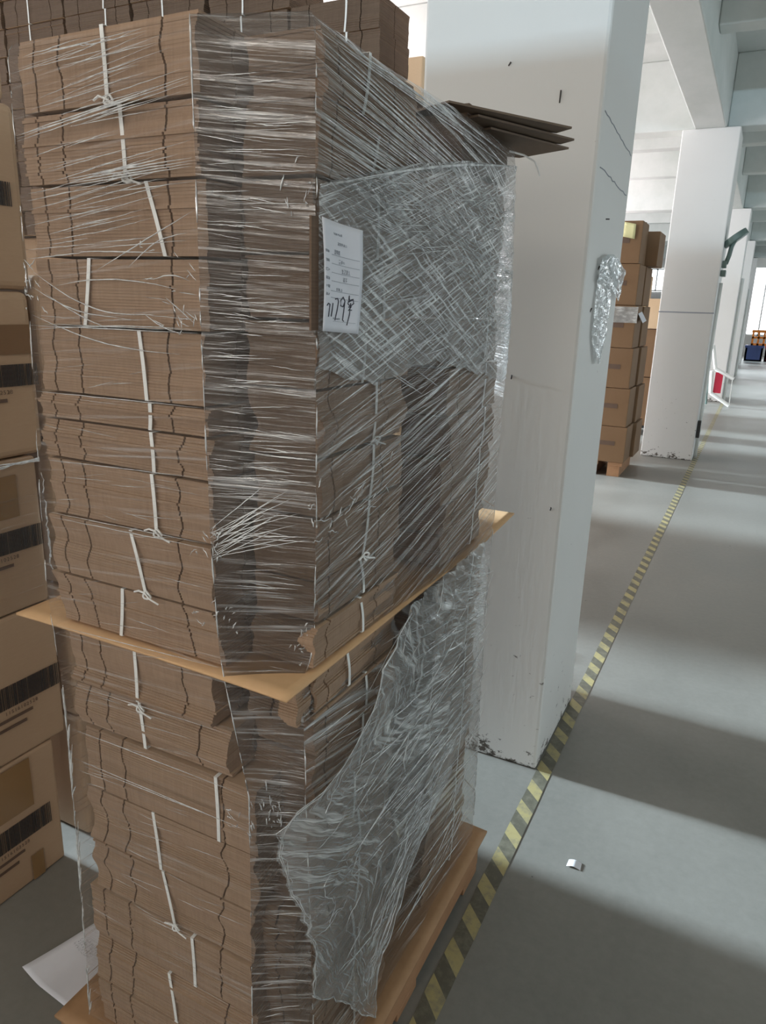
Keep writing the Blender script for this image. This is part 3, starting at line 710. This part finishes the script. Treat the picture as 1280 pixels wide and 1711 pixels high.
stroke(b, [(.27, .265), (.255, .20), (.235, .14)], hw)                                                        # 1
stroke(b, [(.335, .305), (.40, .315), (.43, .29), (.40, .20), (.355, .11)], hw)                                     # 7
stroke(b, [(.60, .30), (.55, .335), (.49, .30), (.50, .25), (.56, .245), (.60, .30), (.585, .20), (.57, .12), (.60, .11)], hw)   # 9
stroke(b, [(.70, .36), (.71, .315), (.80, .33)], hw); stroke(b, [(.70, .345), (.68, .28), (.74, .26), (.82, .29), (.80, .325), (.70, .30)], hw)
stroke(b, [(.70, .25), (.77, .26), (.70, .215), (.78, .225)], hw); stroke(b, [(.745, .29), (.735, .18), (.69, .075)], hw)    # closing character
b.build('handwriting', M['ink_hand'], NOTE)

# ------------------------------------------------------------------ big cartons on the left
def text_mesh(txt, size, name, m, parent, mw, spacing=1.0):
    cu = bpy.data.curves.new('t', 'FONT'); cu.body = txt; cu.size = size; cu.extrude = .0002; cu.space_character = spacing
    t = bpy.data.objects.new('t', cu); COL.objects.link(t)
    me = bpy.data.meshes.new_from_object(t.evaluated_get(bpy.context.evaluated_depsgraph_get()))
    bpy.data.objects.remove(t); me.transform(mw); me.materials.clear(); me.materials.append(m)
    o = bpy.data.objects.new(name, me); COL.objects.link(o); o.parent = parent; return o
def carton(name, x0, x1, y0, y1, z0, z1, m, label, group=None, rad=.008, face=None, tape=True, bulge=.004, seam=True):
    cx, cy = (x0+x1)/2, (y0+y1)/2; root = empty(name, (cx, cy, z0)); tag(root, label, 'carton', group)
    bm = bmesh.new(); bmesh.ops.create_cube(bm, size=1); bmesh.ops.subdivide_edges(bm, edges=bm.edges[:], cuts=7, use_grid_fill=True)
    hx, hy, hz = (x1-x0)/2, (y1-y0)/2, (z1-z0-.003)
    for v in bm.verts:
        a, b_, c = v.co.x*2, v.co.y*2, v.co.z*2
        k = bulge
        x = a*hx; y = b_*hy; z = (c+1)/2*hz
        if abs(a) > .999: x += math.copysign(1, a)*(k*(1-b_*b_)*(1-c*c)-k)
        if abs(b_) > .999: y += math.copysign(1, b_)*(k*(1-a*a)*(1-c*c)-k)
        v.co = (x, y, z)
    me = bpy.data.meshes.new('body'); bm.to_mesh(me); bm.free(); me.materials.append(m)
    me.polygons.foreach_set('use_smooth', [False]*len(me.polygons))
    o = bpy.data.objects.new('body', me); COL.objects.link(o); o.parent = root
    if rad:
        bv = o.modifiers.new('bevel', 'BEVEL'); bv.width = rad; bv.segments = 3; bv.limit_method = 'ANGLE'; bv.angle_limit = math.radians(50)
    if tape:
        b = MB()
        if hx < hy: b.box(-.025, .025, -hy+.002, hy-.002, hz, hz+.0006)
        else: b.box(-hx+.002, hx-.002, -.025, .025, hz, hz+.0006)
        b.build('packing_tape', M['tape_brown'], root)
    return root, hx, hy, hz
CT = [(0, .377), (.377, .757), (.757, 1.130), (1.130, 1.505), (1.505, 1.890)]
cw = ['lowest carton of the left stack, on the floor, brown tape patch by its barcode', 'carton second from the floor in the left stack, barcode at mid-height',
      'carton third from the floor in the left stack, shiny film over its top edge', 'carton fourth from the floor in the left stack, faint brown tape above the barcode',
      'fifth carton of the left stack, rounded top edge and small barcode']
yr = [1.115, 1.155, 1.150, 1.178, 1.190]
bz = [(.142, .203), (.524, .583), (.908, .962), (1.294, 1.343), (1.679, 1.728)]
by1 = [1.078, 1.145, 1.140, 1.170, 1.150]
for i, (z0, z1) in enumerate(CT):
    root, hx, hy, hz = carton('shipping_carton', -1.92, -1.5+.002*(i % 2), yr[i]-.58, yr[i], z0, z1, M['carton'], cw[i], 'cartons of the left stack', rad=.008 if i < 3 else .018)
    b = MB(); rr = random.Random(5+i*0); y = by1[i]-(yr[i]-.29); zlo, zhi = bz[i][0]-z0, bz[i][1]-z0; yy = y; xs = hx+.0003
    while yy > y-.20:
        w_ = rr.choice((.0012, .0018, .0018, .0036)); b.box(xs, xs+.0008, yy-w_, yy, zlo, zhi); yy -= w_+rr.choice((.0012, .0012, .0024))
    b.build('barcode', M['ink'], root)
    mw = Matrix.Translation((xs+.0004, y-.16, zlo-.016)) @ Matrix.Rotation(math.pi/2, 4, 'Z') @ Matrix.Rotation(math.pi/2, 4, 'X')
    text_mesh('11516102528', .013, 'barcode_digits', M['ink_brown'], root, mw, 1.3)
    b = MB()
    for q in range(2 if i < 2 else 1):
        b.box(xs, xs+.0006, y-.19, y-.085-.02*q, zlo-.034-.022*q, zlo-.026-.022*q)
    b.build('print_line', M['ink_brown'], root)
    if i in (0, 2):
        b = MB(); b.box(xs, xs+.0006, -hy+.02, y-.055 if i == 2 else y-.045, .235 if i else .225, hz-.035 if i == 2 else hz-.01); b.build('side_tape', M['tape_brown'], root)
    if i == 0:
        b = MB(); b.box(xs, xs+.0006, y-.07, y-.035, .005, .08); b.build('tape_patch', M['tape_brown'], root)
    if i == 3:
        b = MB(); b.box(xs, xs+.0006, -hy+.02, hy-.018, .235, .300); b.build('side_tape', M['carton_far'], root)
    if i == 2:
        def wfn(u, v):
            z = lerp(.0, hz+.004, v); y_ = lerp(-hy, hy+.004, u)
            return (hx+.004+.003*noise.noise(Vector((u*20, v*9, 2))), y_, z)
        grid('plastic_cover', wfn, 20, 20, M['film_left'], root, lambda u, v: (u*.5, v*.4))
        b = MB()
        for q in range(9):
            b.tube([(hx+.005, lerp(-hy, hy, k/12), hz-.004-.012*R.random()) for k in range(13)], .0008, 4)
            zz = R.uniform(.02, hz-.05); b.tube([(hx+.005, hy+.003+R.uniform(-.004, .004), zz+k*.01) for k in range(6)], .0012, 4)
        b.build('cover_folds', M['fold'], root)
root, hx, hy, hz = carton('shipping_carton', -1.90, -1.52, .62, 1.185, 1.892, 2.02, M['carton'], 'low carton on top of the left stack with a rounded pale corner', 'cartons of the left stack', rad=.03)
for k in range(4):
    carton('shipping_carton', -1.85, -1.507, 1.195, 1.69, k*.386, k*.386+.384, M['carton'], ['carton on the floor just beyond the left stack, partly hidden by the wrapped load', 'carton second from the floor in the pile beyond the left stack', 'carton third from the floor in the pile beyond the left stack', 'topmost carton of the pile beyond the left stack'][k], 'cartons beyond the left stack', rad=.012)

# ------------------------------------------------------------------ second load behind
P2 = empty('wooden_pallet', (-1.8, 2.6, 0)); tag(P2, 'wooden pallet under the second load behind the wrapped one', 'pallet')
for k in range(5):
    b = MB(); b.box(-1.72, .72, -.42+k*.2, -.32+k*.2, .10, .12); b.build('deck_board', M['wood'], P2)
for k in range(4):
    b = MB(); b.box(-1.6+k*.74, -1.5+k*.74, -.42, .48, 0.001, .0995); b.build('stringer', M['wood'], P2)
for r_ in range(4):
    for c_ in range(5):
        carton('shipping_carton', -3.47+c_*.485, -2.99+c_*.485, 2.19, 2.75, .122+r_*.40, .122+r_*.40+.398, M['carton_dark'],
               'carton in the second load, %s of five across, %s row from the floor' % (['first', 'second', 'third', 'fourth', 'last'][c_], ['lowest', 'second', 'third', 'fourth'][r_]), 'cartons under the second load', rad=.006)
for r_ in range(10):
    zb = 1.726+r_*.092
    for c_ in range(7):
        xr = -1.125-c_*.325+(.105 if r_ <= 3 and c_ == 0 else 0)-R.uniform(0, .012)
        if r_ > 6 and c_ == 0: continue
        if zb < 1.95 and c_ == 3 and False: continue
        bundle(xr-.155+(-.05 if r_ <= 3 and c_ == 0 else 0), 2.152+R.uniform(-.006, .006), zb, 0, .31 if not (r_ <= 3 and c_ == 0) else .41, .20, .09, 300+r_*7+c_,
               'dark bundle in the rear load, %s row up, %s from its right edge' % (['lowest', 'second', 'third', 'fourth', 'fifth', 'sixth', 'seventh', 'eighth', 'ninth', 'top'][r_], ['first', 'second', 'third', 'fourth', 'fifth', 'sixth', 'seventh'][c_]), 'bundles of the second load',
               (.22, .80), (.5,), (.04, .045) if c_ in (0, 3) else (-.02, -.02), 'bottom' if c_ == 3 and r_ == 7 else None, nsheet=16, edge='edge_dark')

for k in range(6):
    carton('shipping_carton', -2.35, -1.66+.01*(k % 2), 3.60, 4.05, .001+k*.443, k*.443+.442, M['carton_pale'], 'pale carton in the pile behind the second load, %s' % ['lowest', 'second from the floor', 'third from the floor', 'fourth from the floor', 'fifth from the floor', 'topmost'][k], 'pale cartons behind the second load', rad=.008)
# ------------------------------------------------------------------ cartons beyond the first column
b = empty('wooden_pallet', (-1.25, 7.1, 0)); tag(b, 'small dark red-brown pallet under the far carton stack', 'pallet')
for k in range(3):
    q = MB(); q.box(-.3+k*.22, -.2+k*.22+.03, -.16, .5, .1, .135); q.build('deck_board', M['wood'], b)
    q = MB(); q.box(-.3+k*.22, -.2+k*.22+.01, -.16, .5, .001, .099); q.build('block', M['wood'], b)
zs = [.136, .472, .823, 1.181, 1.551, 1.901, 2.253]
fw = ['lowest', 'second', 'third', 'fourth', 'fifth', 'topmost']
for i in range(6):
    xr = lerp(-.965, -1.04, i/5)
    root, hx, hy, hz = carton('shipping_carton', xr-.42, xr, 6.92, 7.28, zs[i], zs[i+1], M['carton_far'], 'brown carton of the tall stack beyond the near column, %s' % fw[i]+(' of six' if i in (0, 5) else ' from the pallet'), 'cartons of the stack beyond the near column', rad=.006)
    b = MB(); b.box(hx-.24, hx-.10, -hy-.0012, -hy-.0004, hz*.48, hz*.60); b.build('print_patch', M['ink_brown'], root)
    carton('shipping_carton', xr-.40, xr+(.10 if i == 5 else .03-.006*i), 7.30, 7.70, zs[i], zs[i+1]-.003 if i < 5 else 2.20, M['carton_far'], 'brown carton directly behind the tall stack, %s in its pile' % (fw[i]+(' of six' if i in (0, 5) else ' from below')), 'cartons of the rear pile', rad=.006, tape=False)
    if i == 3:
        b = MB(); b.quad((hx+.002, -.10, .30), (hx+.002, .12, .32), (hx+.05, .12, .24), (hx+.05, -.10, .22)); b.build('white_label', M['paper'], root)
    if i == 3:
        grid('plastic_cover', lambda u, v: (lerp(-hx, hx+.01, u), -hy-.006+.004*math.sin(u*9), lerp(.22, hz-.01, v)), 14, 8, M['film_pouch'], root, lambda u, v: (u*.4, v*.2))
for (nm, p) in (('yellow_note', (-1.20, 6.915, 2.12)),):
    o = grid(nm, lambda u, v: (p[0]+.10*u, p[1]-.004-.01*u*v, p[2]+.12*v-.02*u), 4, 4, M['yellow_note'], thick=.0004); tag(o, 'pale yellow note on the topmost carton beyond the near column', 'note')
b = MB(); b.quad((-1.0, 7.95, 1.17), (-.93, 7.95, 1.20), (-.90, 7.95, 1.36), (-.985, 7.95, 1.28))
for i, (x0, x1, z0, z1, m_) in enumerate([(-1.75, -1.30, .12, .66, 'carton_far'), (-1.75, -1.30, .663, 1.2, 'carton_pale'), (-1.75, -1.30, 1.203, 1.62, 'carton_pale'), (-1.75, -1.32, 1.623, 1.93, 'carton_pale'),
                                          (-1.28, -.85, .12, .72, 'carton_far'), (-1.28, -.85, .723, 1.30, 'carton_far'), (-1.28, -.86, 1.303, 1.66, 'carton_pale')]):
    carton('shipping_carton', x0, x1, 9.6, 10.1, z0, z1-.002, M[m_], 'carton in the far pale pile by the second column, %s' % ['left side lowest', 'left side second', 'left side third', 'left side topmost', 'right side lowest', 'right side middle', 'right side topmost'][i], 'pale cartons by the second column', rad=.006)
b = empty('wooden_pallet', (-1.3, 9.85, 0)); tag(b, 'dark pallet under the pale cartons by the second column', 'pallet')
q = MB(); q.box(-.5, .45, -.26, .26, .09, .118); q.build('deck_board', M['black'], b); q = MB(); q.box(-.45, -.35, -.26, .26, .001, .089); q.build('block', M['black'], b); q = MB(); q.box(.3, .42, -.26, .26, .001, .089); q.build('block', M['black'], b)

# ------------------------------------------------------------------ pouch taped to the first column
PO = empty('plastic_pouch', (-.459, 2.45, 1.49)); tag(PO, 'crumpled clear plastic pouch taped to the side of the nearest column', 'pouch')
pl = [(1.339, 2.352), (1.43, 2.275), (1.52, 2.27), (1.60, 2.278)]; pr_ = [(1.339, 2.40), (1.42, 2.50), (1.56, 2.515), (1.60, 2.52)]
def pfn(u, v):
    z = lerp(1.339, 1.60, v); y = lerp(curve_at(pl, z), curve_at(pr_, z), u)
    return (.006+.012*math.sin(math.pi*u)+.004*noise.noise(Vector((u*5, v*7, 4)))+.004*noise.noise(Vector((u*15, v*20, 4))), y-2.45, z-1.49)
grid('pouch_sheet', pfn, 30, 40, M['film_pouch'], PO, lambda u, v: (u*.25, v*.3))
def tfn(u, v): return (.012+.007*noise.noise(Vector((u*4, v*5, 9)))+.012*u*v, lerp(2.275, 2.63, u)-2.45-.03*(1-v)*(1-u), lerp(1.575, 1.645, v)-1.49+.02*math.sin(u*4)-.03*u*(1-v))
M['tape_clear'] = film_mat('greyish_clear_tape', .6, .5, .5, .6, 10, 20, (9, 9), 1.0, cross=.4, tint=(.62, .68, .69), bumpd=.008)
grid('adhesive_tape', tfn, 20, 10, M['tape_clear'], PO, lambda u, v: (u*.3, v*.1))

# ------------------------------------------------------------------ things along the far columns
FX = empty('wall_fan', (-.455, 8.32, 2.0)); tag(FX, 'dark grey-green wall fan seen edge-on, fixed to the side of the second column', 'fan')
b = MB(); b.box(0, .04, -.04, .04, -.06, .01); b.build('bracket', M['green_grey'], FX, bevel=.006)
b = MB(); b.tube([(.03, 0, -.02), (.05, 0, .06), (.06, 0, .14), (.08, 0, .2)], .022, 10); b.build('arm', M['green_grey'], FX, smooth=True)
b = MB(); bm = [];
b.tube([Vector((.085, 0, .22))+Vector((.55, 0, -.7)).normalized()*q for q in (-.028, -.02, .02, .028)], .12, 20); b.build('fan_head', M['green_grey'], FX, smooth=True)
b = MB(); b.box(.0, .045, -.06, .06, -.14, -.08); b.build('switch_box', M['green_grey'], FX, bevel=.006)
PI_ = MB(); PI_.tube([(-.44, 8.35, 1.80), (-.44, 8.35, 1.2), (-.438, 8.35, .6), (-.44, 8.35, .02)], .016, 8)
o = PI_.build('conduit_pipe', M['white_metal'], None, smooth=True); tag(o, 'thin white pipe running down the side of the second column', 'pipe')
b = MB(); b.box(-.458, -.425, 8.24, 8.30, .24, .42); o = b.build('socket_box', M['black'], None, bevel=.004); tag(o, 'small black box low on the side of the second column', 'box')

CH = empty('folding_frame', (-.47, 13.5, 0)); tag(CH, 'white folding metal frame with a red panel leaning beside the third column', 'frame')
def bar(name, a, c, r, m): q = MB(); q.tube([a, c], r, 8); q.build(name, m, CH)
bar('leg', (-.22, 0, 1.0), (-.13, 0, .62), .03, M['white_metal']); bar('leg', (-.13, 0, .62), (.17, 0, .47), .03, M['white_metal'])
bar('leg', (-.18, 0, .58), (-.15, 0, .22), .03, M['white_metal']); bar('leg', (-.15, 0, .22), (.16, 0, .03), .03, M['white_metal'])
bar('brace', (.15, .05, .45), (.16, .05, .04), .008, M['white_metal']); bar('brace', (-.24, .05, .5), (-.2, .05, .02), .02, M['green_grey'])
q = MB(); q.box(-.12, .0, .02, .05, .22, .56); q.build('red_panel', M['red'], CH)

# third/fourth column clutter: slim upright pipes
for (x, y, l) in ((-.43, 14.4, 'thin white pipe on the side of the third column'), (-.43, 20.5, 'thin white pipe on the side of the fourth column')):
    q = MB(); q.tube([(x, y, 2.1), (x, y, .02)], .025, 8); o = q.build('conduit_pipe', M['white_metal'], None); tag(o, l, 'pipe')
# far crates
def crate(x0, x1, y0, y1, z0, z1, m, label, lattice=False):
    root = empty('plastic_crate', ((x0+x1)/2, (y0+y1)/2, z0)); tag(root, label, 'crate'); hx, hy, hz = (x1-x0)/2, (y1-y0)/2, z1-z0
    b = MB(); t = .06
    if lattice:
        for s_ in (-1, 1):
            for zz in (0, hz*.45, hz-t): b.box(-hx, hx, s_*hy-(t if s_ > 0 else 0), s_*hy+(t if s_ < 0 else 0), zz, zz+t)
            for k in range(4):
                xx = lerp(-hx, hx-t, k/3); b.box(xx, xx+t, s_*hy-(t if s_ > 0 else 0), s_*hy+(t if s_ < 0 else 0), 0, hz)
    else:
        b.box(-hx, hx, -hy, -hy+t, 0, hz); b.box(-hx, hx, hy-t, hy, 0, hz); b.box(-hx, -hx+t, -hy, hy, 0, hz); b.box(hx-t, hx, -hy, hy, 0, hz); b.box(-hx, hx, -hy, hy, 0, .05)
    b.build('crate_body', m, root)
    q = MB(); q.box(-hx-.02, hx+.02, -hy-.02, -hy, hz-.08, hz); q.build('rim', m, root)
crate(-.42, .12, 28, 28.5, 0, .52, M['blue'], 'dark blue plastic crate on the floor at the far end of the aisle')
crate(.19, .66, 28, 28.5, 0, .52, M['red'], 'red plastic crate beside the blue one at the far end')
crate(-.28, .3, 28.02, 28.45, .521, 1.02, M['orange'], 'bright orange lattice crate stacked on the blue crate', True)
